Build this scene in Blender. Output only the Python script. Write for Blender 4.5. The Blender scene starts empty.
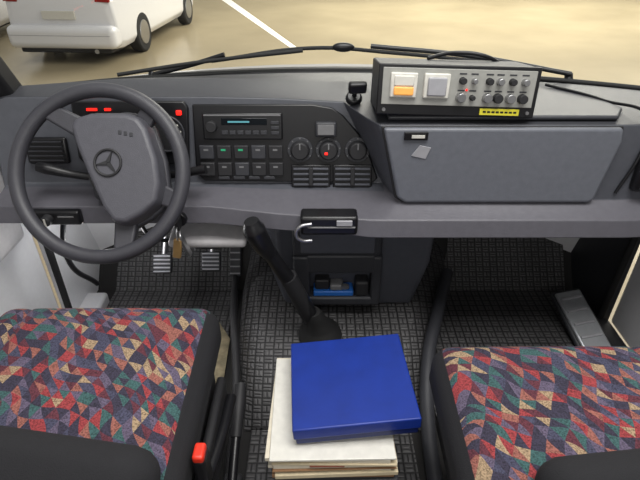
import bpy, bmesh, math, random
from mathutils import Vector, Matrix
random.seed(3)
S=bpy.context.scene
try:
    S.view_settings.view_transform='Standard'
except Exception: pass
TH=math.radians(33); CT=math.cos(TH); ST=math.sin(TH)

# ---------------- materials ----------------
def srgb(c):
    return tuple(((x/255)/12.92 if x/255<=0.04045 else ((x/255+0.055)/1.055)**2.4) for x in c)+(1,)
MC={}
def mat(name,c,rough=0.5,metal=0.0,noise=0.06,scale=60,bump=0.0,emit=None,es=0.0,coat=0.0):
    if name in MC: return MC[name]
    m=bpy.data.materials.new(name); m.use_nodes=True
    nt=m.node_tree; b=nt.nodes['Principled BSDF']
    b.inputs['Roughness'].default_value=rough; b.inputs['Metallic'].default_value=metal
    if coat: b.inputs['Coat Weight'].default_value=coat
    tc=nt.nodes.new('ShaderNodeTexCoord'); n=nt.nodes.new('ShaderNodeTexNoise')
    n.inputs['Scale'].default_value=scale; n.inputs['Detail'].default_value=4
    nt.links.new(tc.outputs['Object'],n.inputs['Vector'])
    r=nt.nodes.new('ShaderNodeValToRGB'); col=srgb(c)
    r.color_ramp.elements[0].position=.3; r.color_ramp.elements[1].position=.7
    r.color_ramp.elements[0].color=tuple(x*(1-noise) for x in col[:3])+(1,)
    r.color_ramp.elements[1].color=tuple(min(1,x*(1+noise)) for x in col[:3])+(1,)
    nt.links.new(n.outputs['Fac'],r.inputs['Fac']); nt.links.new(r.outputs['Color'],b.inputs['Base Color'])
    if bump:
        n2=nt.nodes.new('ShaderNodeTexNoise'); n2.inputs['Scale'].default_value=scale*8
        nt.links.new(tc.outputs['Object'],n2.inputs['Vector'])
        bp=nt.nodes.new('ShaderNodeBump'); bp.inputs['Strength'].default_value=bump; bp.inputs['Distance'].default_value=.002
        nt.links.new(n2.outputs['Fac'],bp.inputs['Height']); nt.links.new(bp.outputs['Normal'],b.inputs['Normal'])
    if emit:
        b.inputs['Emission Color'].default_value=srgb(emit); b.inputs['Emission Strength'].default_value=es
    MC[name]=m; return m

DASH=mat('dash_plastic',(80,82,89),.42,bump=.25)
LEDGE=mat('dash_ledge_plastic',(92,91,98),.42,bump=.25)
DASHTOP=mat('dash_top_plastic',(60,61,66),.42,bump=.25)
GLOVE=mat('glovebox_plastic',(102,105,113),.4,bump=.2)
BLACK=mat('black_plastic',(22,22,25),.35)
BLK2=mat('matte_black_plastic',(34,34,37),.6)
CHAR=mat('charcoal_plastic',(50,51,56),.5,bump=.2)
GREYP=mat('grey_console_plastic',(74,76,84),.45,bump=.2)
LGREY=mat('light_grey_plastic',(160,160,165),.5)
ICON=mat('switch_icon_grey',(110,110,112),.5)
WHITE=mat('white_paint',(225,225,228),.25,coat=.5,noise=.02)
WPL=mat('white_plastic',(215,213,205),.4)
PAPER=mat('paper_white',(212,204,186),.8)
PAPER2=mat('paper_cream',(196,182,152),.8)
CARD=mat('cardboard',(140,106,76),.85)
BLUE=mat('blue_card',(16,46,134),.42,noise=.10,scale=25)
BLUED=mat('blue_card_edge',(12,30,88),.5)
STEEL=mat('steel',(170,170,172),.3,metal=.9)
ALU=mat('footrest_plate_grey',(175,178,182),.32,metal=.4)
RUBBER=mat('black_rubber',(24,24,25),.7)
WHEELM=mat('wheel_leather',(60,60,66),.45,bump=.3)
PADM=mat('airbag_plastic',(80,80,87),.45,bump=.3)
RED=mat('red_plastic',(215,50,30),.4)
REDL=mat('red_light',(200,20,10),.4,emit=(255,30,20),es=2)
GRNL=mat('green_light',(30,110,80),.4,emit=(60,220,150),es=.3)
DISP=mat('radio_display_text',(60,110,120),.4,emit=(110,200,210),es=.4)
ORANGE=mat('orange_lens',(235,170,90),.3,emit=(255,170,80),es=.3)
YEL=mat('yellow_label',(225,215,60),.6)
BLKF=mat('black_fabric',(26,26,30),.9,bump=.4)
PANEL=mat('instrument_panel',(160,160,155),.4,metal=.1)
TYRE=mat('tyre',(25,25,25),.8)
DGLASS=mat('dark_glass',(20,24,28),.08)
TAIL=mat('tail_lens',(150,15,15),.2)
DARKM=mat('underbody_dark',(35,34,34),.8)

def nodemat(name):
    m=bpy.data.materials.new(name); m.use_nodes=True
    return m,m.node_tree,m.node_tree.nodes['Principled BSDF']
def M(nt,op,a,b=None):
    n=nt.nodes.new('ShaderNodeMath'); n.operation=op
    for i,v in enumerate((a,b)):
        if v is None: continue
        if isinstance(v,(int,float)): n.inputs[i].default_value=v
        else: nt.links.new(v,n.inputs[i])
    return n.outputs[0]
def ramp(nt,fac,cols,const=True):
    r=nt.nodes.new('ShaderNodeValToRGB'); cr=r.color_ramp
    if const: cr.interpolation='CONSTANT'
    while len(cr.elements)<len(cols): cr.elements.new(.5)
    for i,(p,c) in enumerate(cols):
        cr.elements[i].position=p
    for i,(p,c) in enumerate(cols):
        cr.elements[i].color=srgb(c)
    nt.links.new(fac,r.inputs['Fac']); return r.outputs['Color']

# seat fabric: shards of colour
FAB,nt,b=nodemat('seat_fabric')
b.inputs['Roughness'].default_value=.95
tc=nt.nodes.new('ShaderNodeTexCoord')
mp=nt.nodes.new('ShaderNodeMapping'); nt.links.new(tc.outputs['Object'],mp.inputs['Vector'])
mp.inputs['Rotation'].default_value=(0,0,.35)
no=nt.nodes.new('ShaderNodeTexNoise'); no.inputs['Scale'].default_value=8; no.inputs['Detail'].default_value=1
nt.links.new(mp.outputs['Vector'],no.inputs['Vector'])
vm=nt.nodes.new('ShaderNodeVectorMath'); vm.operation='MULTIPLY_ADD'
nt.links.new(no.outputs['Color'],vm.inputs[0]); vm.inputs[1].default_value=(.05,.05,.05); nt.links.new(mp.outputs['Vector'],vm.inputs[2])
sx=nt.nodes.new('ShaderNodeSeparateXYZ'); nt.links.new(vm.outputs[0],sx.inputs[0])
X,Y,Z=sx.outputs
Yz=M(nt,'SUBTRACT',Y,Z)
k=42
fa=M(nt,'FLOOR',M(nt,'MULTIPLY',X,k*.9)); fb=M(nt,'FLOOR',M(nt,'MULTIPLY',Yz,k*1.2))
fc=M(nt,'FLOOR',M(nt,'MULTIPLY',M(nt,'ADD',M(nt,'MULTIPLY',X,.9),M(nt,'MULTIPLY',Yz,1.2)),k))
cb=nt.nodes.new('ShaderNodeCombineXYZ')
for i,f in enumerate((fa,fb,fc)): nt.links.new(f,cb.inputs[i])
wn=nt.nodes.new('ShaderNodeTexWhiteNoise'); nt.links.new(cb.outputs[0],wn.inputs['Vector'])
col=ramp(nt,wn.outputs['Value'],[(0,(56,52,70)),(.22,(152,60,64)),(.33,(60,94,94)),(.46,(96,86,108)),(.58,(164,140,112)),(.66,(96,48,60)),(.77,(70,70,92)),(.91,(150,94,84))])
fn=nt.nodes.new('ShaderNodeTexNoise'); fn.inputs['Scale'].default_value=350
nt.links.new(tc.outputs['Object'],fn.inputs['Vector'])
mx=nt.nodes.new('ShaderNodeMix'); mx.data_type='RGBA'; mx.blend_type='MULTIPLY'; mx.inputs[0].default_value=.8
nt.links.new(col,mx.inputs[6]); nt.links.new(ramp(nt,fn.outputs['Fac'],[(0.3,(110,110,110)),(.6,(255,255,255))],False),mx.inputs[7])
nt.links.new(mx.outputs[2],b.inputs['Base Color'])
bp=nt.nodes.new('ShaderNodeBump'); bp.inputs['Strength'].default_value=.5; bp.inputs['Distance'].default_value=.002
nt.links.new(fn.outputs['Fac'],bp.inputs['Height']); nt.links.new(bp.outputs['Normal'],b.inputs['Normal'])

# rubber mat: square basket-weave tread
MAT,nt,b=nodemat('ribbed_rubber_mat')
b.inputs['Roughness'].default_value=.55
tc=nt.nodes.new('ShaderNodeTexCoord'); sx=nt.nodes.new('ShaderNodeSeparateXYZ'); nt.links.new(tc.outputs['Object'],sx.inputs[0])
x_=sx.outputs[0]; yz=M(nt,'ADD',sx.outputs[1],sx.outputs[2])
P=.027
kk=math.pi/P
gA=M(nt,'ABSOLUTE',M(nt,'SINE',M(nt,'MULTIPLY',x_,kk)))
gB=M(nt,'ABSOLUTE',M(nt,'SINE',M(nt,'MULTIPLY',yz,kk)))
ck=M(nt,'MODULO',M(nt,'ABSOLUTE',M(nt,'ADD',M(nt,'FLOOR',M(nt,'DIVIDE',x_,P)),M(nt,'FLOOR',M(nt,'DIVIDE',yz,P)))),2)
rA=M(nt,'ABSOLUTE',M(nt,'SINE',M(nt,'MULTIPLY',x_,kk*2)))
rB=M(nt,'ABSOLUTE',M(nt,'SINE',M(nt,'MULTIPLY',yz,kk*2)))
rib=M(nt,'ADD',M(nt,'MULTIPLY',rA,ck),M(nt,'MULTIPLY',rB,M(nt,'SUBTRACT',1,ck)))
h=M(nt,'MINIMUM',M(nt,'MINIMUM',gA,gB),rib)
no=nt.nodes.new('ShaderNodeTexNoise'); no.inputs['Scale'].default_value=6; no.inputs['Detail'].default_value=6
nt.links.new(tc.outputs['Object'],no.inputs['Vector'])
c=ramp(nt,h,[(0.08,(24,24,26)),(.5,(98,98,101))],False)
mx=nt.nodes.new('ShaderNodeMix'); mx.data_type='RGBA'; mx.blend_type='MULTIPLY'; mx.inputs[0].default_value=.7
nt.links.new(c,mx.inputs[6]); nt.links.new(ramp(nt,no.outputs['Fac'],[(.3,(175,172,168)),(.7,(255,252,246))],False),mx.inputs[7])
nt.links.new(mx.outputs[2],b.inputs['Base Color'])
bp=nt.nodes.new('ShaderNodeBump'); bp.inputs['Strength'].default_value=.7; bp.inputs['Distance'].default_value=.004
nt.links.new(h,bp.inputs['Height']); nt.links.new(bp.outputs['Normal'],b.inputs['Normal'])

# garage floor
GF,nt,b=nodemat('garage_floor_epoxy')
b.inputs['Roughness'].default_value=.22
tc=nt.nodes.new('ShaderNodeTexCoord'); no=nt.nodes.new('ShaderNodeTexNoise'); no.inputs['Scale'].default_value=.5; no.inputs['Detail'].default_value=8
nt.links.new(tc.outputs['Object'],no.inputs['Vector'])
nt.links.new(ramp(nt,no.outputs['Fac'],[(.3,(152,140,115)),(.7,(174,161,133))],False),b.inputs['Base Color'])

# windscreen glass
GL=bpy.data.materials.new('windscreen_glass'); GL.use_nodes=True
nt=GL.node_tree; nt.nodes.clear()
o=nt.nodes.new('ShaderNodeOutputMaterial'); t=nt.nodes.new('ShaderNodeBsdfTransparent'); t.inputs[0].default_value=(.95,.97,.96,1)
g=nt.nodes.new('ShaderNodeBsdfGlossy'); g.inputs['Roughness'].default_value=.03
ms=nt.nodes.new('ShaderNodeMixShader'); ms.inputs[0].default_value=.05
nt.links.new(t.outputs[0],ms.inputs[1]); nt.links.new(g.outputs[0],ms.inputs[2]); nt.links.new(ms.outputs[0],o.inputs[0])

# ---------------- helpers ----------------
def group(name,mw=None,parent=None):
    e=bpy.data.objects.new(name,None); e.empty_display_size=.05
    S.collection.objects.link(e)
    if parent: e.parent=parent
    if mw is not None: e.matrix_local=mw
    return e
def fin(name,bm,m,parent=None,bevel=0,seg=3,smooth=True,mw=None,mats=None):
    bmesh.ops.recalc_face_normals(bm,faces=bm.faces)
    me=bpy.data.meshes.new(name); bm.to_mesh(me); bm.free()
    ob=bpy.data.objects.new(name,me); S.collection.objects.link(ob)
    for mm in (mats or [m]): me.materials.append(mm)
    if parent: ob.parent=parent
    if mw is not None: ob.matrix_local=mw
    if bevel:
        bv=ob.modifiers.new('bevel','BEVEL'); bv.width=bevel; bv.segments=seg; bv.limit_method='ANGLE'; bv.angle_limit=math.radians(28)
        bv.harden_normals=False
    if smooth:
        for p in me.polygons: p.use_smooth=True
        try:
            me.set_sharp_from_angle(angle=math.radians(40))
        except Exception: pass
    return ob
def box(name,x0,x1,y0,y1,z0,z1,m,parent=None,bevel=.004,rot=None,seg=3):
    bm=bmesh.new(); bmesh.ops.create_cube(bm,size=1)
    c=Vector(((x0+x1)/2,(y0+y1)/2,(z0+z1)/2))
    for v in bm.verts: v.co=Vector((v.co.x*abs(x1-x0),v.co.y*abs(y1-y0),v.co.z*abs(z1-z0)))
    mw=Matrix.Translation(c)
    if rot: mw=mw@Matrix.Rotation(rot[2],4,'Z')@Matrix.Rotation(rot[1],4,'Y')@Matrix.Rotation(rot[0],4,'X')
    return fin(name,bm,m,parent,bevel,seg,mw=mw)
def rod(name,p1,p2,r1,r2,m,parent=None,seg=24,bevel=0):
    p1=Vector(p1);p2=Vector(p2); d=p2-p1
    bm=bmesh.new(); bmesh.ops.create_cone(bm,cap_ends=True,segments=seg,radius1=r1,radius2=r2,depth=d.length)
    mw=Matrix.Translation((p1+p2)/2)@d.to_track_quat('Z','Y').to_matrix().to_4x4()
    return fin(name,bm,m,parent,bevel,2,mw=mw)
def tube(name,pts,r,m,parent=None,closed=False,radii=None):
    cu=bpy.data.curves.new(name,'CURVE'); cu.dimensions='3D'; cu.bevel_depth=r; cu.bevel_resolution=5; cu.use_fill_caps=True
    sp=cu.splines.new('BEZIER'); sp.bezier_points.add(len(pts)-1)
    for i,p in enumerate(pts):
        bpnt=sp.bezier_points[i]; bpnt.co=p; bpnt.handle_left_type='AUTO'; bpnt.handle_right_type='AUTO'
        if radii: bpnt.radius=radii[i]
    sp.use_cyclic_u=closed; sp.resolution_u=10
    cu.materials.append(m)
    tmp=bpy.data.objects.new(name+'_c',cu); S.collection.objects.link(tmp)
    dg=bpy.context.evaluated_depsgraph_get(); me=bpy.data.meshes.new_from_object(tmp.evaluated_get(dg))
    bpy.data.objects.remove(tmp)
    ob=bpy.data.objects.new(name,me); S.collection.objects.link(ob)
    for p in me.polygons: p.use_smooth=True
    if parent: ob.parent=parent
    return ob
def prism(name,pts,z0,z1,m,parent=None,bevel=.004,taper=1.0,seg=3,mw=None):
    bm=bmesh.new(); cx=sum(p[0] for p in pts)/len(pts); cy=sum(p[1] for p in pts)/len(pts)
    a=[bm.verts.new((p[0],p[1],z0)) for p in pts]
    t=[bm.verts.new((cx+(p[0]-cx)*taper,cy+(p[1]-cy)*taper,z1)) for p in pts]
    n=len(pts); bm.faces.new(a[::-1]); bm.faces.new(t)
    for i in range(n): bm.faces.new((a[i],a[(i+1)%n],t[(i+1)%n],t[i]))
    return fin(name,bm,m,parent,bevel,seg,mw=mw)
def loft(name,secs,m,parent=None,bevel=0,caps=True,closed=True,seg=3):
    bm=bmesh.new(); R=[[bm.verts.new(p) for p in s] for s in secs]; n=len(secs[0])
    for i in range(len(R)-1):
        for j in range(n if closed else n-1):
            bm.faces.new((R[i][j],R[i][(j+1)%n],R[i+1][(j+1)%n],R[i+1][j]))
    if caps and closed:
        bm.faces.new(R[0]); bm.faces.new(R[-1][::-1])
    return fin(name,bm,m,parent,bevel,seg)
def torus(name,c,R,r,m,parent=None,n=64,k=14,axis='Z'):
    bm=bmesh.new(); V=[]
    for i in range(n):
        a=2*math.pi*i/n; row=[]
        for j in range(k):
            q=2*math.pi*j/k; rr=R+r*math.cos(q)
            p=(rr*math.cos(a),rr*math.sin(a),r*math.sin(q))
            if axis=='Y': p=(p[0],p[2],p[1])
            if axis=='X': p=(p[2],p[0],p[1])
            row.append(bm.verts.new(Vector(p)+Vector(c)))
        V.append(row)
    for i in range(n):
        for j in range(k): bm.faces.new((V[i][j],V[(i+1)%n][j],V[(i+1)%n][(j+1)%k],V[i][(j+1)%k]))
    return fin(name,bm,m,parent)
def cushion(name,x0,x1,y0,y1,z0,z1,r,m,parent,puff=.02,seams=(),side=None,N=44,mw=None,yseams=()):
    bm=bmesh.new(); hx,hy,hz=(x1-x0)/2,(y1-y0)/2,(z1-z0)/2
    bmesh.ops.create_cube(bm,size=2)
    bmesh.ops.subdivide_edges(bm,edges=bm.edges[:],cuts=N,use_grid_fill=True)
    r=min(r,hx*.98,hy*.98,hz*.98)
    for v in bm.verts:
        nx,ny,nz=v.co
        p=Vector((nx*hx,ny*hy,nz*hz))
        q=Vector((max(-(hx-r),min(hx-r,p.x)),max(-(hy-r),min(hy-r,p.y)),max(-(hz-r),min(hz-r,p.z))))
        d=p-q
        if d.length>1e-9: p=q+d.normalized()*r
        if nz>.2:
            p.z+=puff*(1-abs(nx)**3)*(1-abs(ny)**3)
            for s in seams: p.z-=.010*math.exp(-((p.x-s)/.007)**2)
            for s in yseams: p.z-=.010*math.exp(-((p.y-s)/.010)**2)
        v.co=p
    bm.normal_update()
    ob=fin(name,bm,m,parent,mats=[m]+([side] if side else []),mw=(mw or Matrix())@Matrix.Translation(((x0+x1)/2,(y0+y1)/2,(z0+z1)/2)))
    if side:
        for p in ob.data.polygons:
            if abs(p.center.x)>hx-.022 or p.center.z<-hz*.5: p.material_index=1
    return ob

# ---------------- garage ----------------
GZ=-0.8
box('floor',-30,30,-10,40,GZ-.1,GZ,GF,bevel=0)
WALL=mat('garage_wall_paint',(225,215,185),.7,scale=2)
box('wall_front',-30,30,30,30.2,GZ,4.5,WALL,bevel=0)
LINE=mat('floor_line_paint',(240,238,230),.5,scale=3)
prism('floor_marking_line',[(-.45,9.2),(-.33,9.2),(-3.1,17.2),(-3.4,17.2)],GZ+.001,GZ+.004,LINE,bevel=0)

def car(name,x,y,yaw):
    g=group(name,Matrix.Translation((x,y,GZ))@Matrix.Rotation(yaw,4,'Z'))
    secs=[]
    prof=[(0.0,.78,.28,.84,.62),(.05,.86,.22,.98,.60),(.25,.90,.20,1.04,.62),(1.0,.91,.2,1.02,.66),(2.2,.91,.2,.98,.68),(3.4,.90,.2,.94,.66),(4.1,.86,.2,.82,.6),(4.4,.74,.28,.68,.5)]
    for (yy,w,zb,zt,zm) in prof:
        s=[(-w*.9,zb),(-w,zb+.12),(-w*1.0,zm),(-w*.96,zt-.06),(-w*.85,zt),(0,zt+.03),(w*.85,zt),(w*.96,zt-.06),(w,zm),(w,zb+.12),(w*.9,zb)]
        secs.append([(a,yy,c) for a,c in s])
    loft('body',secs,WHITE,g,bevel=.03)
    cab=[]
    for yy,w,z in [(.45,.74,1.0),(1.0,.62,1.38),(1.7,.62,1.45),(2.5,.60,1.40),(3.3,.76,.96)]:
        cab.append([(-w-.08 if z<1.2 else -w-.14,yy,.95),(-w,yy,z),(w,yy,z),(w+.08 if z<1.2 else w+.14,yy,.95)])
    loft('cabin_glass',cab,DGLASS,g,bevel=.04)
    box('roof',-.6,.6,1.05,2.5,1.40,1.47,WHITE,g,bevel=.03)
    for sx in (-1,1):
        for yy in (.95,3.55):
            rod('wheel',(sx*.72,yy,.32),(sx*.915,yy,.32),.32,.32,TYRE,g,32,.03)
            rod('rim',(sx*.90,yy,.32),(sx*.925,yy,.32),.2,.19,STEEL,g,32)
        prism('tail_lamp',[(-.12,-.05),(.10,-.06),(.12,.05),(-.10,.06)],0,.05,TAIL,g,.01,mw=Matrix.Translation((sx*.72,.06,.955))@Matrix.Rotation(math.radians(90),4,'X'))
    box('rear_bumper',-.87,.87,-.14,.2,.24,.58,WHITE,g,bevel=.10,seg=6)
    box('rear_bumper_lower',-.74,.74,-.05,.3,.17,.28,DARKM,g,bevel=.03)
    box('bumper_groove',-.80,.80,-.143,.0,.44,.448,LGREY,g,bevel=.003)
    box('underbody',-.7,.7,.2,4.1,.14,.3,DARKM,g,bevel=.02)
    box('number_plate',-.26,.26,-.03,.01,.66,.78,WPL,g,bevel=.005)
    rod('exhaust',(.5,-.06,.2),(.5,.15,.2),.035,.035,STEEL,g)
    return g
car('parked_car',-4.0,8.3,math.radians(-4))
car('parked_car',-6.7,7.7,math.radians(6))

# ---------------- cab shell ----------------
cab=group('van_cab_body')
box('cab_floor_plate',-.86,.98,-.4,1.56,-.04,-.004,DARKM,cab,bevel=0)
def slab(name,q,m,parent=None,bevel=0,th=.01):
    a=[Vector(p) for p in q]; n=(a[1]-a[0]).cross(a[2]-a[0]).normalized()*th
    bm=bmesh.new(); A=[bm.verts.new(p) for p in a]; B=[bm.verts.new(p-n) for p in a]; k=len(a)
    bm.faces.new(A); bm.faces.new(B[::-1])
    for i in range(k): bm.faces.new((A[i],B[i],B[(i+1)%k],A[(i+1)%k]))
    return fin(name,bm,m,parent,bevel)
slab('toe_board',[(-.86,1.50,-.01),(.98,1.50,-.01),(.98,1.74,.28),(-.86,1.74,.28)],DARKM,cab)
box('firewall',-.86,.98,1.72,1.74,.2,.66,BLK2,cab,bevel=0)
box('kick_panel_left',-.88,-.85,1.30,1.75,-.02,.56,WHITE,cab,bevel=.005)
box('kick_panel_right',.97,1.0,1.30,1.75,-.02,.56,CHAR,cab,bevel=.005)
# hood
hs=[]
for x in [-.93+1.96*i/10 for i in range(11)]:
    c=((x-.05)/1.0)**2
    hs.append([(x,1.58-.24*c,.772),(x,1.66-.27*c,.782),(x,1.76-.36*c,.775),(x,1.9-.40*c,.70),(x,2.15-.45*c,.45),(x,2.2-.45*c,.0),(x,1.8-.2*c,.0),(x,1.6-.22*c,.7)])
loft('hood',hs,WHITE,cab,bevel=0)
cw=[]
for x in [-.93+1.96*i/14 for i in range(15)]:
    c=((x-.05)/1.0)**2
    cw.append([(x,1.545-.24*c,.78),(x,1.555-.24*c,.803),(x,1.635-.30*c,.797),(x,1.64-.30*c,.78)])
loft('wiper_cowl',cw,BLK2,cab)
# windscreen
def wy(x): return 1.56-.21*((x-.05)/.88)**2
def WS(x,s,o=0):
    return Vector((x,wy(x)-.6*s+.8*o,.80+.8*s+.6*o))
bm=bmesh.new(); nx=24; rows=[]
for s in (0,.25,.5,.75,1.0):
    rows.append([bm.verts.new(WS((.05+(-.88+1.76*i/nx)*(1-.08*s)),s)) for i in range(nx+1)])
for j in range(4):
    for i in range(nx): bm.faces.new((rows[j][i],rows[j][i+1],rows[j+1][i+1],rows[j+1][i]))
fin('windscreen',bm,GL,cab)
tube('windscreen_seal',[WS(.05+(-.88+1.76*i/12),.0,.004) for i in range(13)],.007,RUBBER,cab)
for sx,nm in ((-1,'left'),(1,'right')):
    xc=.05
    base=WS(xc+sx*.88,0); top=WS(xc+sx*.82,1.0)
    loft('a_pillar_'+nm,[[base+Vector((sx*dx,dy,-.02)) for dx,dy in ((-.04,-.05),(-.04,.02),(.05,.03),(.05,-.08))],
         [top+Vector((sx*dx,dy,0)) for dx,dy in ((-.04,-.05),(-.04,.02),(.05,.03),(.05,-.08))]],BLK2,cab,bevel=.012)
TRIM=mat('door_trim',(178,176,178),.55,bump=.2)
def door(nm,xi,sx):
    g=group('door_'+nm)
    a,b_=sorted((xi,xi+sx*.06))
    box('inner_skin',a,b_,.1,1.30,.02,.80,WHITE,g,bevel=.015)
    a,b_=sorted((xi-sx*.035,xi))
    box('trim_panel',a,b_,.12,1.22,.42,.78,TRIM,g,bevel=.02)
    a,b_=sorted((xi-sx*.08,xi-sx*.03))
    box('arm_rest',a,b_,.25,.95,.52,.58,CHAR,g,bevel=.015)
    box('window_sill_seal',xi-.012+sx*.01,xi+.012+sx*.01,.12,1.30,.79,.815,RUBBER,g,bevel=.004)
    tube('window_frame',[(xi+sx*.02,1.30,.80),(xi+sx*.02,1.05,1.15),(xi+sx*.01,.82,1.5),(xi,.7,1.56),(xi,.3,1.58),(xi,.14,1.55),(xi+sx*.02,.12,.8)],.018,BLACK,g)
    if nm=='right': box('door_pocket',*sorted((xi-sx*.07,xi)),.70,1.0,.06,.26,CHAR,g,bevel=.02)
    return g
door('left',-.88,-1); door('right',1.0,1)
tube('door_seal_left',[(-.855,1.30,.03),(-.852,1.30,.25),(-.850,1.30,.50)],.011,RUBBER,cab)
tube('door_seal_right',[(.972,1.31,.03),(.970,1.30,.25),(.970,1.29,.50)],.011,RUBBER,cab)
box('door_sill_left',-.90,-.78,.3,1.44,-.02,.040,WHITE,cab,bevel=.012)
box('door_sill_right',.90,1.0,.3,1.34,-.02,.03,BLK2,cab,bevel=.012)
st=group('passenger_footrest',Matrix.Translation((.875,1.245,.062))@Matrix.Rotation(math.radians(10),4,'Z')@Matrix.Rotation(math.radians(20),4,'X')@Matrix.Rotation(math.radians(-8),4,'Y'))
box('frame',-.055,.055,-.13,.13,-.018,.0,CHAR,st,bevel=.008)
box('plate',-.045,.045,-.12,.12,-.004,.010,ALU,st,bevel=.006)
for i in range(5): box('rib_%d'%i,-.035,.035,-.105+i*.048,-.095+i*.048,.008,.015,LGREY,st,bevel=.002)

for sx,nm in ((-1,'left'),(1,'right')):
    g=group('wing_mirror')
    x=.05+sx*1.16
    box('housing',x-.09,x+.09,1.36,1.42,.72,1.02,BLACK,g,bevel=.03)
    box('glass',x-.075,x+.075,1.350,1.362,.74,1.0,STEEL,g,bevel=.005)
    tube('arm',[(.05+sx*.93,1.36,.78),(x-sx*.06,1.40,.80)],.018,BLACK,g)

# ---------------- mats & engine cover ----------------
mg=loft('floor_mat',[[(-.77,y,z-.008),(-.77,y,z+.006),(-.31,y,z+.006),(-.31,y,z-.008)] for y,z in ((.86,.006),(1.15,.006),(1.48,.008),(1.60,.135),(1.70,.25))],MAT)
mg=loft('floor_mat',[[(.33+q,y,z-.008),(.33+q,y,z+.006),(.90+q*.2,y,z+.006),(.90+q*.2,y,z-.008)] for y,z,q in ((.5,.006,.0),(1.05,.006,.0),(1.48,.008,.12),(1.60,.135,.16),(1.70,.25,.18))],MAT)
SAND=mat('sandy_patch',(128,118,95),.9,noise=.35,scale=40)
prism('worn_floor_patch',[(-.47,.95),(-.29,.95),(-.30,1.22),(-.35,1.30),(-.40,1.22)],.0125,.016,SAND,bevel=0)
mg=loft('floor_mat',[[(-.19,y,0),(-.19,y,.012),(.25,y,.012),(.25,y,0)] for y in (.30,.60,.87)],MAT)
tn=[]
for y,w0,w1,z in ((.875,-.18,.25,.015),(.95,-.19,.26,.09),(1.05,-.21,.29,.14),(1.20,-.24,.34,.148),(1.45,-.26,.44,.148),(1.72,-.27,.50,.148)):
    tn.append([(w0-.03,y,.0),(w0,y,z*.75),(w0+.04,y,z),(w1-.04,y,z),(w1,y,z*.75),(w1+.05,y,.0)])
loft('engine_tunnel_mat',tn,MAT)
g=group('tunnel_edge_trim')
tube('left_trim',[(-.225,.60,.03),(-.23,.85,.05),(-.25,1.05,.10),(-.275,1.2,.13),(-.295,1.4,.14)],.012,BLK2,g)
tube('right_trim',[(.28,.60,.03),(.29,.85,.05),(.32,1.05,.10),(.37,1.2,.13),(.45,1.42,.14)],.020,CHAR,g)

# ---------------- dashboard ----------------
dash=group('dashboard')
def by(x): return 1.545-.20*((x-.05)/.85)**2
def sec(x,B,C,D,E,F,G,H,xo=None):
    pts=[(by(x),.802),B,C,D,E,F,G,H,(1.5 if x>-.8 and x<.9 else by(x),.52)]
    xo=xo or [0]*9
    xs=[x+o for o in xo]
    r=[(xs[i],p[0],p[1]) for i,p in enumerate(pts)]
    r[0]=(xs[0],by(xs[0]),.802)
    return r
dB=(1.36,.832); dC=(1.265,.812); dD=(1.22,.592); dE=(1.205,.588); dF=(1.12,.575); dG=(1.11,.53); dH=(1.22,.50)
pB=(1.29,.80); pC=(1.124,.79); pD=(1.11,.60); pE=(1.105,.595); pF=(1.05,.575); pG=(1.04,.53); pH=(1.16,.50)
secs=[sec(-.845,(1.30,.82),(1.25,.80),(1.2,.592),(1.19,.588),(1.12,.575),(1.11,.53),dH),
 sec(-.80,(1.32,.825),dC,dD,dE,dF,dG,dH),
 sec(-.55,dB,dC,dD,dE,dF,dG,dH),
 sec(-.28,dB,dC,dD,dE,dF,dG,dH),
 sec(-.10,(1.36,.828),(1.265,.808),dD,(1.19,.588),(1.09,.57),(1.08,.528),(1.2,.5)),
 sec(.06,(1.36,.82),(1.262,.80),dD,(1.18,.588),(1.065,.572),(1.055,.53),(1.18,.5),[0,0,0,.11,.11,0,0,0,0]),
 sec(.12,(1.33,.81),(1.16,.795),(1.13,.60),(1.12,.595),(1.052,.575),(1.042,.53),pH,[0,0,-.01,.07,.07,0,0,0,0]),
 sec(.16,pB,pC,pD,pE,pF,pG,pH,[0,0,-.02,.04,.04,0,0,0,0]),
 sec(.40,pB,pC,pD,pE,pF,pG,pH),
 sec(.75,pB,pC,pD,pE,pF,pG,pH),
 sec(.90,(1.27,.80),(1.135,.785),(1.12,.6),(1.11,.595),(1.06,.575),(1.05,.53),pH),
 sec(.965,(1.24,.79),(1.15,.775),(1.13,.6),(1.12,.595),(1.07,.575),(1.06,.53),pH)]
dsx=loft('dash_shell',secs,DASH,dash,bevel=.012,seg=4)
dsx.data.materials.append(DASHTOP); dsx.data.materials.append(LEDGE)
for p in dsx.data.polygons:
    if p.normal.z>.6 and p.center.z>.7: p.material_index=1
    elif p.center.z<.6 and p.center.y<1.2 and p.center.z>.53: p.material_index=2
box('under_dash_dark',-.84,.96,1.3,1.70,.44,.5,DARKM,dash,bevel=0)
GM=Matrix(((1,0,0,0),(0,.0735,-.9973,1.122),(0,.9973,.0735,.785),(0,0,0,1)))
prism('glovebox_gap',[(.142,.004),(.706,.004),(.712,-.03),(.683,-.182),(.67,-.190),(.205,-.190),(.185,-.176)],0,.006,BLK2,dash,bevel=.003,mw=GM)
prism('glovebox_lid',[(.147,.002),(.702,.002),(.708,-.03),(.680,-.179),(.667,-.187),(.210,-.187),(.190,-.172)],0,.016,GLOVE,dash,bevel=.009,mw=GM,seg=4)
prism('top_panel_right',[(.16,1.14),(.70,1.14),(.74,1.20),(.70,1.36),(.16,1.42)],.795,.806,DASHTOP,dash,bevel=.005)
tube('dash_end_gap',[(.62,1.385,.81),(.72,1.26,.806),(.775,1.13,.795),(.765,1.113,.72),(.735,1.108,.62)],.004,BLACK,dash)

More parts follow.
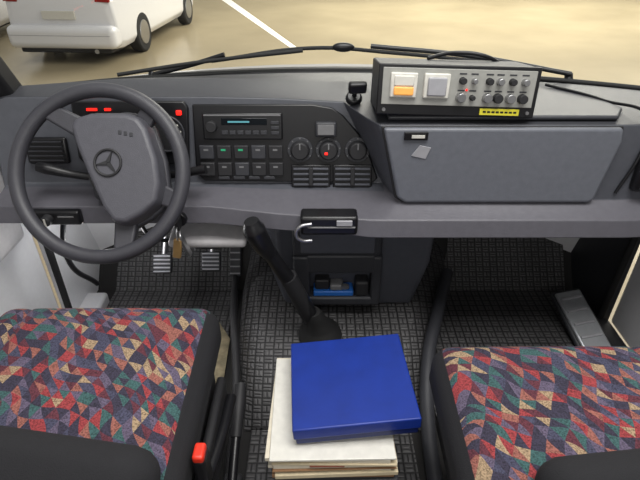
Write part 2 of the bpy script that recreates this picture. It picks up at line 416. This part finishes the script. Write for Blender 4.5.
rv=group('air_vent',Matrix.Translation((.83,1.105,.675)),dash)
box('frame',-.065,.075,-.012,.02,-.05,.05,BLACK,rv,bevel=.02)
for i in range(5): box('slat_%d'%i,-.050,.065,-.018,-.008,-.036+i*.018-.003,-.036+i*.018+.003,CHAR,rv,bevel=.002)
for i in range(3): box('fin_%d'%i,-.03+i*.03,-.027+i*.03,-.016,-.006,-.04,.04,BLK2,rv,bevel=0)

FM=Matrix(((1,0,0,0),(0,.2004,-.9797,1.262),(0,.9797,.2004,.808),(0,0,0,1)))
def FG(name,p=None): return group(name,FM,p)
cc=FG('centre_console_panel',dash)
prism('fascia',[(-.325,-.012),(-.02,-.012),(.03,-.02),(.06,-.04),(.10,-.085),(.13,-.14),(.155,-.205),(.14,-.218),(-.31,-.212),(-.33,-.19)],0,.010,BLACK,cc,bevel=.004)
rd=FG('car_radio',dash)
box('chassis',-.300,-.096,-.100,-.032,.002,.020,BLACK,rd,bevel=.004)
box('display',-.252,-.135,-.062,-.045,.018,.0215,DGLASS,rd,bevel=.001)
box('trim_bezel',-.296,-.100,-.040,-.036,.018,.022,ICON,rd,bevel=.001)
rod('volume_knob',(-.277,-.066,.018),(-.277,-.066,.034),.015,.014,BLK2,rd,24,.002)
for i in range(6): box('preset_button_%d'%i,-.252+i*.020,-.236+i*.020,-.086,-.076,.018,.0235,CHAR,rd,bevel=.001)
box('display_text',-.235,-.18,-.056,-.052,.021,.0222,DISP,rd,bevel=0)
for i in range(3): box('side_button_%d'%i,-.125,-.105,-.060-i*.013,-.052-i*.013,.018,.0235,CHAR,rd,bevel=.001)
sw=FG('rocker_switch_bank',dash)
for r in range(2):
    for c_ in range(5):
        x=-.315+c_*.045; y=-.115-r*.045
        box('switch_%d_%d'%(r,c_),x,x+.038,y-.036,y,.006,.018,BLK2 if (r+c_)%3 else CHAR,sw,bevel=.003)
        box('switch_icon_%d_%d'%(r,c_),x+.012,x+.024,y-.014,y-.009,.017,.0188,GRNL if (r==0 and c_ in(1,2)) else ICON,sw,bevel=0)
for c_ in range(4):
    x=-.27+c_*.040; box('switch_low_%d'%c_,x,x+.03,-.206,-.197,.006,.016,CHAR,sw,bevel=.002)
rt=FG('heater_controls',dash)
for i,x in enumerate((-.052,.022,.098)):
    y=-.128
    rod('dial_ring_%d'%i,(x,y,.008),(x,y,.014),.034,.033,CHAR,rt,36,.001)
    rod('dial_knob_%d'%i,(x,y,.012),(x,y,.034),.026,.022,BLK2,rt,30,.003)
    box('dial_pointer_%d'%i,x-.002,x+.002,y+.004,y+.020,.033,.036,ICON,rt,bevel=.001)
    for k_ in range(7):
        a=math.radians(210-k_*40); box('dial_tick_%d_%d'%(i,k_),x+.030*math.cos(a)-.0015,x+.030*math.cos(a)+.0015,y+.030*math.sin(a)-.0015,y+.030*math.sin(a)+.0015,.013,.0146,ICON,rt,bevel=0)
box('warning_led',.012,.020,-.136,-.130,.033,.037,REDL,rt,bevel=.001)
for x0 in (-.076,.034):
    v=group('air_vent',FM@Matrix.Translation((x0,-.194,0)),dash)
    box('frame',0,.104,-.034,.028,.004,.018,BLACK,v,bevel=.003)
    for i in range(4): box('slat_%d'%i,.006,.098,-.026+i*.014,-.021+i*.014,.014,.026,GREYP,v,bevel=.001)
    box('thumb_wheel',.046,.058,-.026,.022,.014,.029,BLK2,v,bevel=.002)
hs_=FG('handset_cradle',dash)
box('back',-.012,.042,-.092,-.054,.008,.030,CHAR,hs_,bevel=.005)
box('screen',-.006,.036,-.086,-.060,.029,.032,ICON,hs_,bevel=.001)
ic=FG('instrument_cluster',dash)
prism('bezel',[(-.63,-.004),(-.345,-.004),(-.335,-.02),(-.345,-.165),(-.62,-.165),(-.635,-.15)],0,.014,BLACK,ic,bevel=.004)
for i,(x,r) in enumerate(((-.575,.035),(-.49,.052),(-.395,.045))):
    y=-.085
    rod('gauge_face_%d'%i,(x,y,.012),(x,y,.018),r,r,BLK2,ic,40)
    torus('gauge_ring_%d'%i,(x,y,.018),r,.003,CHAR,ic)
    for k_ in range(11):
        a=math.radians(225-k_*27); d_=r*.82; box('gauge_tick_%d_%d'%(i,k_),x+d_*math.cos(a)-.002,x+d_*math.cos(a)+.002,y+d_*math.sin(a)-.002,y+d_*math.sin(a)+.002,.017,.0195,WPL,ic,bevel=0)
    box('gauge_needle_%d'%i,x-.0015,x+.0015,y-.004,y+r*.75,.0185,.021,RED,ic,bevel=0,rot=(0,0,.8))
box('red_readout',-.59,-.565,-.027,-.021,.012,.019,REDL,ic,bevel=0)
box('red_readout_b',-.545,-.530,-.027,-.021,.012,.019,REDL,ic,bevel=0)
box('red_warning_lamp',-.365,-.352,-.038,-.026,.012,.020,REDL,ic,bevel=.002)
v=group('air_vent',FM@Matrix.Translation((-.77,-.13,0)),dash)
box('frame',0,.11,-.035,.035,.0,.014,BLACK,v,bevel=.008)
for i in range(5): box('slat_%d'%i,.01,.10,-.026+i*.012,-.022+i*.012,.012,.020,CHAR,v,bevel=.001)
ls=group('headlight_switch',Matrix.Translation((-.69,1.107,.553)),dash)
box('plate',-.07,.08,-.012,.01,-.020,.020,BLACK,ls,bevel=.006)
rod('knob',(.0,-.01,0),(.0,-.032,0),.014,.012,BLK2,ls,24,.002)
box('knob_mark',-.002,.002,-.034,-.03,-.01,.01,WPL,ls,bevel=0)
rod('knob_small',(-.04,-.01,0),(-.04,-.022,0),.008,.007,CHAR,ls,24,.001)
box('icon_row',.025,.065,-.0135,-.011,.004,.008,ICON,ls,bevel=0)
pm=group('phone_mount')
rod('base',(.085,1.25,.812),(.085,1.24,.823),.022,.018,BLACK,pm,24,.003)
tube('stalk',[(.085,1.245,.82),(.087,1.23,.838),(.088,1.215,.850)],.006,BLACK,pm)
box('clamp',.068,.112,1.195,1.215,.840,.868,BLACK,pm,bevel=.006,rot=(.3,0,.1))
rod('ball_joint',(.088,1.222,.847),(.088,1.208,.852),.012,.012,BLK2,pm,20,.003)

# ---------------- lower console ----------------
lc=group('lower_console')
loft('side_body',[[(-.13,1.20,.50),(.33,1.20,.50),(.37,1.5,.50),(-.2,1.5,.50)],[(-.125,1.205,.33),(.325,1.205,.33),(.37,1.5,.33),(-.2,1.5,.33)],[(-.11,1.235,.150),(.29,1.235,.150),(.36,1.5,.150),(-.2,1.5,.150)]],GREYP,lc,bevel=.015)
box('upper_panel',-.078,.176,1.165,1.23,.385,.505,CHAR,lc,bevel=.012)
box('upper_inset',-.055,.155,1.158,1.17,.40,.485,GREYP,lc,bevel=.01)
box('bin_left',-.078,-.030,1.165,1.24,.205,.385,CHAR,lc,bevel=.008)
box('bin_right',.150,.180,1.165,1.24,.205,.385,CHAR,lc,bevel=.008)
box('bin_top',-.04,.16,1.165,1.24,.325,.390,CHAR,lc,bevel=.008)
box('bin_bottom',-.04,.16,1.165,1.24,.205,.236,CHAR,lc,bevel=.008)
box('bin_back',-.04,.16,1.225,1.24,.23,.33,BLACK,lc,bevel=0)
bs=group('bin_contents',None,lc)
box('blue_pack',-.02,.10,1.172,1.222,.236,.254,mat('bin_blue',(40,100,180),.4),bs,bevel=.004)
box('grey_gadget',.03,.07,1.175,1.215,.254,.275,ICON,bs,bevel=.006)
box('dark_tape',.105,.145,1.17,1.22,.236,.29,BLK2,bs,bevel=.008)
box('dark_case',-.015,.028,1.18,1.22,.254,.29,BLK2,bs,bevel=.006)
rod('coin',(.075,1.172,.270),(.075,1.178,.272),.012,.012,STEEL,bs)
at=group('ashtray',None,dash)
box('body',-.048,.092,1.035,1.085,.540,.592,BLACK,at,bevel=.008)
box('lid_line',-.030,.086,1.031,1.037,.563,.566,ICON,at,bevel=.001)
box('label',.040,.078,1.030,1.036,.570,.584,LGREY,at,bevel=.001)
tube('pull_handle',[(-.02,1.028,.578),(-.05,1.022,.572),(-.058,1.02,.552),(-.045,1.022,.535),(-.02,1.028,.530)],.0045,STEEL,at)

# ---------------- gear lever ----------------
gl=group('gear_lever')
loft('boot',[[(r*math.cos(a)*1.0+cx,cy+r*math.sin(a),z) for a in [2*math.pi*i/20 for i in range(20)]] for r,z,cx,cy in ((.066,.149,0,1.10),(.062,.165,0,1.10),(.048,.180,-.004,1.098),(.044,.19,-.006,1.097),(.034,.21,-.012,1.093),(.032,.22,-.014,1.092),(.024,.25,-.022,1.088))],RUBBER,gl)
tube('shaft',[(-.01,1.10,.17),(-.05,1.075,.30),(-.10,1.045,.43),(-.135,1.02,.52)],.021,BLACK,gl,radii=[1.1,1.1,.95,.85])
tube('sleeve',[(-.03,1.09,.23),(-.055,1.072,.31),(-.085,1.055,.40)],.024,BLK2,gl)
tube('knob',[(-.125,1.027,.49),(-.142,1.012,.535),(-.155,1.0,.580),(-.160,.997,.605)],.025,BLACK,gl,radii=[.75,1.0,1.1,.7])

hb=group('handbrake_lever')
tube('lever',[(-.20,.62,.10),(-.20,.72,.15),(-.20,.84,.20)],.011,BLACK,hb)
tube('grip',[(-.20,.74,.16),(-.20,.82,.193),(-.20,.86,.208)],.015,BLK2,hb,radii=[.9,1.05,.9])
box('bracket',-.222,-.178,.55,.68,.012,.12,BLK2,hb,bevel=.01)

# ---------------- steering wheel ----------------
WC=Vector((0,0,1.2))+1.18*Vector((-.441,CT+.133*ST,-ST+.133*CT))
WMx=Matrix(((1,0,0,WC.x),(0,ST,-CT,WC.y),(0,CT,ST,WC.z),(0,0,0,1)))
w=group('steering_wheel',WMx)
torus('rim',(0,0,0),.197,.0175,WHEELM,w,96,18)
pad=[(-.060,.110),(-.050,.130),(-.012,.142),(.075,.142),(.105,.132),(.125,.105),(.150,.03),(.158,-.03),(.150,-.075),(.115,-.105),(.075,-.128),(.045,-.125),(.020,-.09),(-.02,0.0),(-.045,.06)]
prism('airbag_pad',pad,-.02,.035,PADM,w,bevel=.014,taper=.93,seg=4)
prism('pad_base',[(x*1.04-.002,y*1.04) for x,y in pad],-.04,-.012,WHEELM,w,bevel=.008)
def spoke(n,a,b_,wd):
    a=Vector(a+(-.025,));b_=Vector(b_+(-.004,)); d=(b_-a).normalized(); s=Vector((-d.y,d.x,0))*wd
    loft(n,[[a-s*1.3+Vector((0,0,-.012)),a+s*1.3+Vector((0,0,-.012)),a+s*1.3+Vector((0,0,.018)),a-s*1.3+Vector((0,0,.018))],
            [b_-s+Vector((0,0,-.01)),b_+s+Vector((0,0,-.01)),b_+s+Vector((0,0,.01)),b_-s+Vector((0,0,.01))]],WHEELM,w,bevel=.006)
spoke('spoke_1',(-.03,.10),(-.125,.150),.020)
spoke('spoke_2',(.09,.11),(.125,.155),.020)
spoke('spoke_3',(.12,-.04),(.185,-.065),.022)
spoke('spoke_4',(.06,-.10),(.055,-.19),.022)
ex,ey=.035,.020
torus('emblem_ring',(ex,ey,.037),.030,.003,BLK2,w,40,8)
for k_ in range(3):
    a=math.radians(70+120*k_)
    prism('emblem_ray_%d'%k_,[(ex+.029*math.cos(a),ey+.029*math.sin(a)),(ex+.005*math.cos(a+1.4),ey+.005*math.sin(a+1.4)),(ex+.005*math.cos(a-1.4),ey+.005*math.sin(a-1.4))],.034,.039,BLK2,w,bevel=0)
for i,x in enumerate((.062,.075,.088)):
    box('srs_letter_%d'%i,x-.004,x+.004,.085-(x-.06)*.2,.095-(x-.06)*.2,.034,.0362,CHAR,w,bevel=.001)
rod('hub_shaft',(0.01,0,-.12),(0.01,0,-.02),.035,.045,BLK2,w)
loft('shroud',[[(x*s+.01,y*s,z) for x,y in ((-.055,.05),(.055,.05),(.065,0),(.055,-.055),(-.055,-.055),(-.065,0))] for z,s in ((-.07,1.0),(-.16,1.15),(-.24,1.2))],CHAR,w,bevel=.012)
tube('stalk_left',[(-.04,.0,-.085),(-.10,.008,-.08),(-.165,.022,-.07),(-.185,.026,-.068)],.011,BLACK,w,radii=[.8,.9,1.3,1.1])
tube('stalk_right',[(.06,.0,-.085),(.14,.006,-.08),(.235,.02,-.07)],.010,BLACK,w,radii=[.8,.9,1.2])
kg=group('ignition_keys')
rod('barrel',(-.360,1.16,.540),(-.360,1.10,.545),.018,.018,BLACK,kg,24,.002)
box('key_head',-.366,-.354,1.070,1.102,.530,.560,BLK2,kg,bevel=.003)
torus('key_ring',(-.359,1.072,.524),.018,.0018,STEEL,kg,32,8,'X')
box('key_fob',-.378,-.356,1.062,1.074,.452,.510,mat('tan_fob',(150,120,75),.6),kg,bevel=.004,rot=(0,.2,0))
box('spare_key',-.350,-.343,1.064,1.084,.455,.510,STEEL,kg,bevel=.001,rot=(0,-.3,0))
uc=group('under_dash_cover',None,dash)
box('panel',-.41,-.20,1.12,1.30,.455,.48,TRIM,uc,bevel=.01,rot=(.15,0,0))
box('connector',-.35,-.28,1.15,1.19,.42,.455,CHAR,uc,bevel=.006)
tube('wiring_a',[(-.55,1.3,.47),(-.5,1.25,.40),(-.42,1.27,.38),(-.34,1.22,.45)],.006,BLACK,uc)
tube('wiring_c',[(-.76,1.3,.48),(-.74,1.2,.36),(-.72,1.28,.2)],.008,BLACK,uc)

def pedal(nm,x,y,z,wd,ht):
    g=group(nm)
    m_=Matrix.Translation((x,y,z))@Matrix.Rotation(math.radians(-35),4,'X')
    bm=bmesh.new(); bmesh.ops.create_cube(bm,size=1)
    for v in bm.verts: v.co=Vector((v.co.x*wd,v.co.y*.016,v.co.z*ht))
    fin('pad',bm,CHAR,g,.005,mw=m_)
    for i in range(5):
        bm=bmesh.new(); bmesh.ops.create_cube(bm,size=1)
        for v in bm.verts: v.co=Vector((v.co.x*wd*.85,v.co.y*.006-.010,v.co.z*.005+(-.4+.2*i)*ht))
        fin('ridge_%d'%i,bm,LGREY,g,.001,mw=m_)
    tube('arm',[(x,y+.012,z),(x+.005,y+.07,z+.08),(x+.01,y+.14,z+.24)],.009,STEEL,g)
pedal('clutch_pedal',-.53,1.37,.215,.065,.065)
pedal('brake_pedal',-.365,1.37,.225,.065,.065)
pedal('accelerator_pedal',-.295,1.43,.19,.04,.12)

# ---------------- seats ----------------
def seat(nm,x0,x1,yf,yb,zt,seams,lump):
    g=group(nm)
    tilt=Matrix.Translation((0,yb,zt))@Matrix.Rotation(math.radians(3),4,'X')@Matrix.Translation((0,-yb,-zt))
    cushion('cushion',x0,x1,yb,yf,zt-.13,zt-.012,.045,FAB,g,puff=.02,seams=seams,side=BLKF,mw=tilt)
    box('base_pan',x0+.02,x1-.02,yb+.02,yf-.05,zt-.20,zt-.10,BLK2,g,bevel=.02)
    box('pedestal',x0+.05,x1-.05,yb,yf-.12,0.012,zt-.18,BLACK,g,bevel=.02)
    bk=Matrix.Translation(((x0+x1)/2,yb+.0,zt-.03))@Matrix.Rotation(math.radians(50),4,'X')
    W=(x1-x0)/2-.005
    cushion('backrest',-W,W,-.05,.06,-.02,.62,.05,BLKF,g,puff=0,mw=bk,N=20)
    lx,ly,yaw,lw=lump
    bm_=Matrix.Translation((lx,ly,zt+.005))@Matrix.Rotation(yaw,4,'Z')@Matrix.Rotation(math.radians(25),4,'X')
    cushion('backrest_lumbar',-lw,lw,-.10,.10,-.06,.035,.047,BLKF,g,puff=.01,mw=bm_,N=20)
    cushion('headrest',-.13,.13,-.04,.05,.66,.84,.04,BLKF,g,puff=0,mw=bk,N=14)
    for sx in (-.06,.06): 
        ob=rod('headrest_post',(sx,0,.6),(sx,0,.70),.007,.007,STEEL,g); ob.matrix_local=bk@ob.matrix_local
    return g
ds=seat('driver_seat',-.712,-.222,.862,.40,.467,[-.17],(-.50,.418,math.radians(-9),.25))
tube('side_lever',[(-.215,.55,.30),(-.205,.66,.29),(-.202,.76,.28)],.012,BLACK,ds)
box('side_valance',-.233,-.213,.46,.78,.20,.33,BLK2,ds,bevel=.008)
bk=group('seat_belt_buckle',None,ds)
box('body',-.216,-.194,.50,.535,.34,.43,BLACK,bk,bevel=.006)
box('press_button',-.215,-.195,.500,.532,.425,.442,RED,bk,bevel=.005)
tube('strap',[(-.205,.515,.35),(-.207,.51,.26),(-.210,.50,.19)],.008,BLKF,bk)
ps=seat('passenger_seat',.228,.80,.755,.40,.462,[.12],(.545,.388,math.radians(6),.215))

# ---------------- boxes between seats ----------------
cr=group('document_crate',Matrix.Translation((.030,.730,0))@Matrix.Rotation(math.radians(2),4,'Z'))
box('crate',-.125,.125,-.13,.13,.014,.225,BLK2,cr,bevel=.01)
box('crate_rim',-.130,.130,-.135,.135,.195,.215,CHAR,cr,bevel=.005)
pp=group('paper_stack',Matrix.Translation((.028,.734,.226))@Matrix.Rotation(math.radians(0.5),4,'Z'))
z=0
for i,(m_,t_,dx,dy,ro) in enumerate(((CARD,.010,0,0,0),(PAPER2,.012,.003,-.006,.03),(PAPER,.008,-.004,.004,-.03),(CARD,.003,0,-.004,.02),(PAPER,.014,.002,0,.015),(PAPER2,.006,.004,-.005,-.02),(PAPER,.012,-.008,-.001,-.03),(WPL,.006,-.003,-.006,.01))):
    box('bundle_%d'%i,-.128+dx,.124+dx,-.135+dy,.135+dy,z,z+t_,m_,pp,bevel=.0015,rot=(0,0,ro)); z+=t_
box('red_slip',-.05,.02,-.141,-.13,.045,.048,mat('brown_slip',(120,60,45),.6),pp,bevel=0)
bb=group('blue_box_file',Matrix.Translation((.069,.745,.312))@Matrix.Rotation(math.radians(3.5),4,'Z')@Matrix.Rotation(math.radians(-4),4,'Y'))
box('tray',-.124,.124,-.116,.116,0,.040,BLUED,bb,bevel=.003)
box('lid',-.128,.128,-.120,.120,.020,.050,BLUE,bb,bevel=.003)

# ---------------- siren control box on dash ----------------
cb_=group('siren_control_box',Matrix.Translation((.310,1.13,.812))@Matrix.Rotation(math.radians(1.6),4,'Y')@Matrix.Rotation(math.radians(-8),4,'X'))
box('case',-.180,.180,0,.15,0,.108,CHAR,cb_,bevel=.004)
box('front_frame',-.182,.182,-.008,.004,-.002,.110,BLACK,cb_,bevel=.003)
box('front_panel',-.172,.172,-.011,-.004,.022,.102,PANEL,cb_,bevel=.001)
box('lamp_frame_1',-.155,-.095,-.018,-.008,.038,.092,WPL,cb_,bevel=.003)
box('lamp_lens_1',-.147,-.103,-.024,-.015,.044,.062,ORANGE,cb_,bevel=.003)
box('lamp_lens_1b',-.147,-.103,-.021,-.015,.064,.086,WPL,cb_,bevel=.002)
box('lamp_frame_2',-.080,-.022,-.018,-.008,.038,.092,WPL,cb_,bevel=.003)
box('lamp_lens_2',-.072,-.030,-.024,-.015,.044,.084,LGREY,cb_,bevel=.003)
for i,x in enumerate((.006,.032,.066,.090,.118,.146)):
    for j,zz in enumerate((.042,.078)):
        rr=.006 if i==1 else (.011 if j==0 else .008)
        rod('control_knob_%d_%d'%(i,j),(x,-.010,zz),(x,-.026,zz),rr,rr*.9,BLK2 if (i+j)%2 else STEEL,cb_,20,.001)
        box('knob_label_%d_%d'%(i,j),x-.008,x+.008,-.0118,-.010,zz+.013,zz+.016,CHAR,cb_,bevel=0)
box('red_indicator',.016,.020,-.014,-.009,.056,.060,REDL,cb_,bevel=.001)
box('warning_label',.055,.145,-.0125,-.009,.004,.018,YEL,cb_,bevel=0)
for k_ in range(8): box('label_text_%d'%k_,.062+k_*.010,.069+k_*.010,-.0132,-.012,.009,.013,BLACK,cb_,bevel=0)
for sx in (-.165,.165):
    rod('screw',(sx,-.006,.01),(sx,-.012,.01),.004,.004,STEEL,cb_,12)
tube('top_cable',[(-.05,.12,.112),(.02,.14,.125),(.10,.13,.118),(.17,.16,.08)],.005,BLACK,cb_)
sk=group('dash_sticker',None,dash)
box('dark_tag',.195,.250,1.098,1.106,.762,.781,BLACK,sk,bevel=.001)
box('tag_white',.212,.242,1.096,1.100,.768,.775,WPL,sk,bevel=0)
prism('silver_badge',[(-.022,-.012),(.012,-.02),(.022,.008),(-.004,.014)],0,.003,LGREY,sk,bevel=.0005,mw=Matrix.Translation((.238,1.102,.735))@Matrix.Rotation(math.radians(90),4,'X'))

# ---------------- wipers ----------------
wp=group('windscreen_wiper')
tube('blade',[WS(-.58,.010,.015),WS(-.35,.04,.015),WS(-.05,.075,.015)],.0055,RUBBER,wp)
tube('arm',[WS(-.50,-.02,.03),WS(-.36,.02,.030),WS(-.28,.05,.03)],.007,BLACK,wp)
rod('pivot',WS(-.50,-.04,.0),WS(-.50,-.02,.04),.014,.011,BLACK,wp)
wp=group('windscreen_wiper')
tube('blade',[WS(-.32,.030,.025),WS(-.02,.068,.03),WS(.22,.055,.025),WS(.50,.030,.025)],.0055,RUBBER,wp)
tube('arm',[WS(.72,.0,.03),WS(.45,.035,.04),WS(.15,.065,.04)],.007,BLACK,wp)
rod('pivot',WS(.72,-.03,.0),WS(.72,-.01,.04),.014,.011,BLACK,wp)
rs=group('rain_sensor')
c0=WS(.066,.112,-.006)
bm=bmesh.new(); bmesh.ops.create_uvsphere(bm,u_segments=24,v_segments=12,radius=1)
for v in bm.verts: v.co=Vector((v.co.x*.032,v.co.y*.012,v.co.z*.013))
fin('housing',bm,BLACK,rs,mw=Matrix.Translation(c0))

# ---------------- lights ----------------
def area(name,loc,rot,sx,sy,p,c=(1,1,1)):
    l=bpy.data.lights.new(name,'AREA'); l.shape='RECTANGLE'; l.size=sx; l.size_y=sy; l.energy=p; l.color=c
    o=bpy.data.objects.new(name,l); S.collection.objects.link(o); o.location=loc; o.rotation_euler=rot; return o
area('ceiling_light_near',(0.4,.2,3.2),(0,0,0),2.0,1.5,104,(1,.98,.95))
area('rear_fill',(0,-1.6,1.7),(math.radians(62),0,0),1.6,.6,14,(1,.98,.95))  # added fill from behind the camera, lifts the dark footwells; not a van lamp
area('ceiling_light_front',(2.5,6,3.6),(0,0,0),6,3,290,(1,.95,.86))
area('ceiling_light_right',(5,13,3.8),(0,0,0),11,6,1750,(1,.95,.83))
area('ceiling_light_left',(-5,12,3.8),(0,0,0),3,4,100,(1,.97,.92))
l=bpy.data.lights.new('footwell_fill','POINT'); l.energy=1.6; l.shadow_soft_size=.05  # invented fill point under the dash, added to brighten the left kick panel
o=bpy.data.objects.new('footwell_fill',l); S.collection.objects.link(o); o.location=(-.62,1.27,.40)
W=bpy.data.worlds.new('World'); S.world=W; W.use_nodes=True
W.node_tree.nodes['Background'].inputs[0].default_value=(1,.98,.95,1); W.node_tree.nodes['Background'].inputs[1].default_value=.40

cd=bpy.data.cameras.new('camera'); cam=bpy.data.objects.new('camera',cd); S.collection.objects.link(cam)
cd.sensor_width=36; cd.lens=36*500/640; cd.clip_start=.02
cam.location=(0,0,1.2); cam.rotation_euler=(math.radians(90-33),0,0)
S.camera=cam
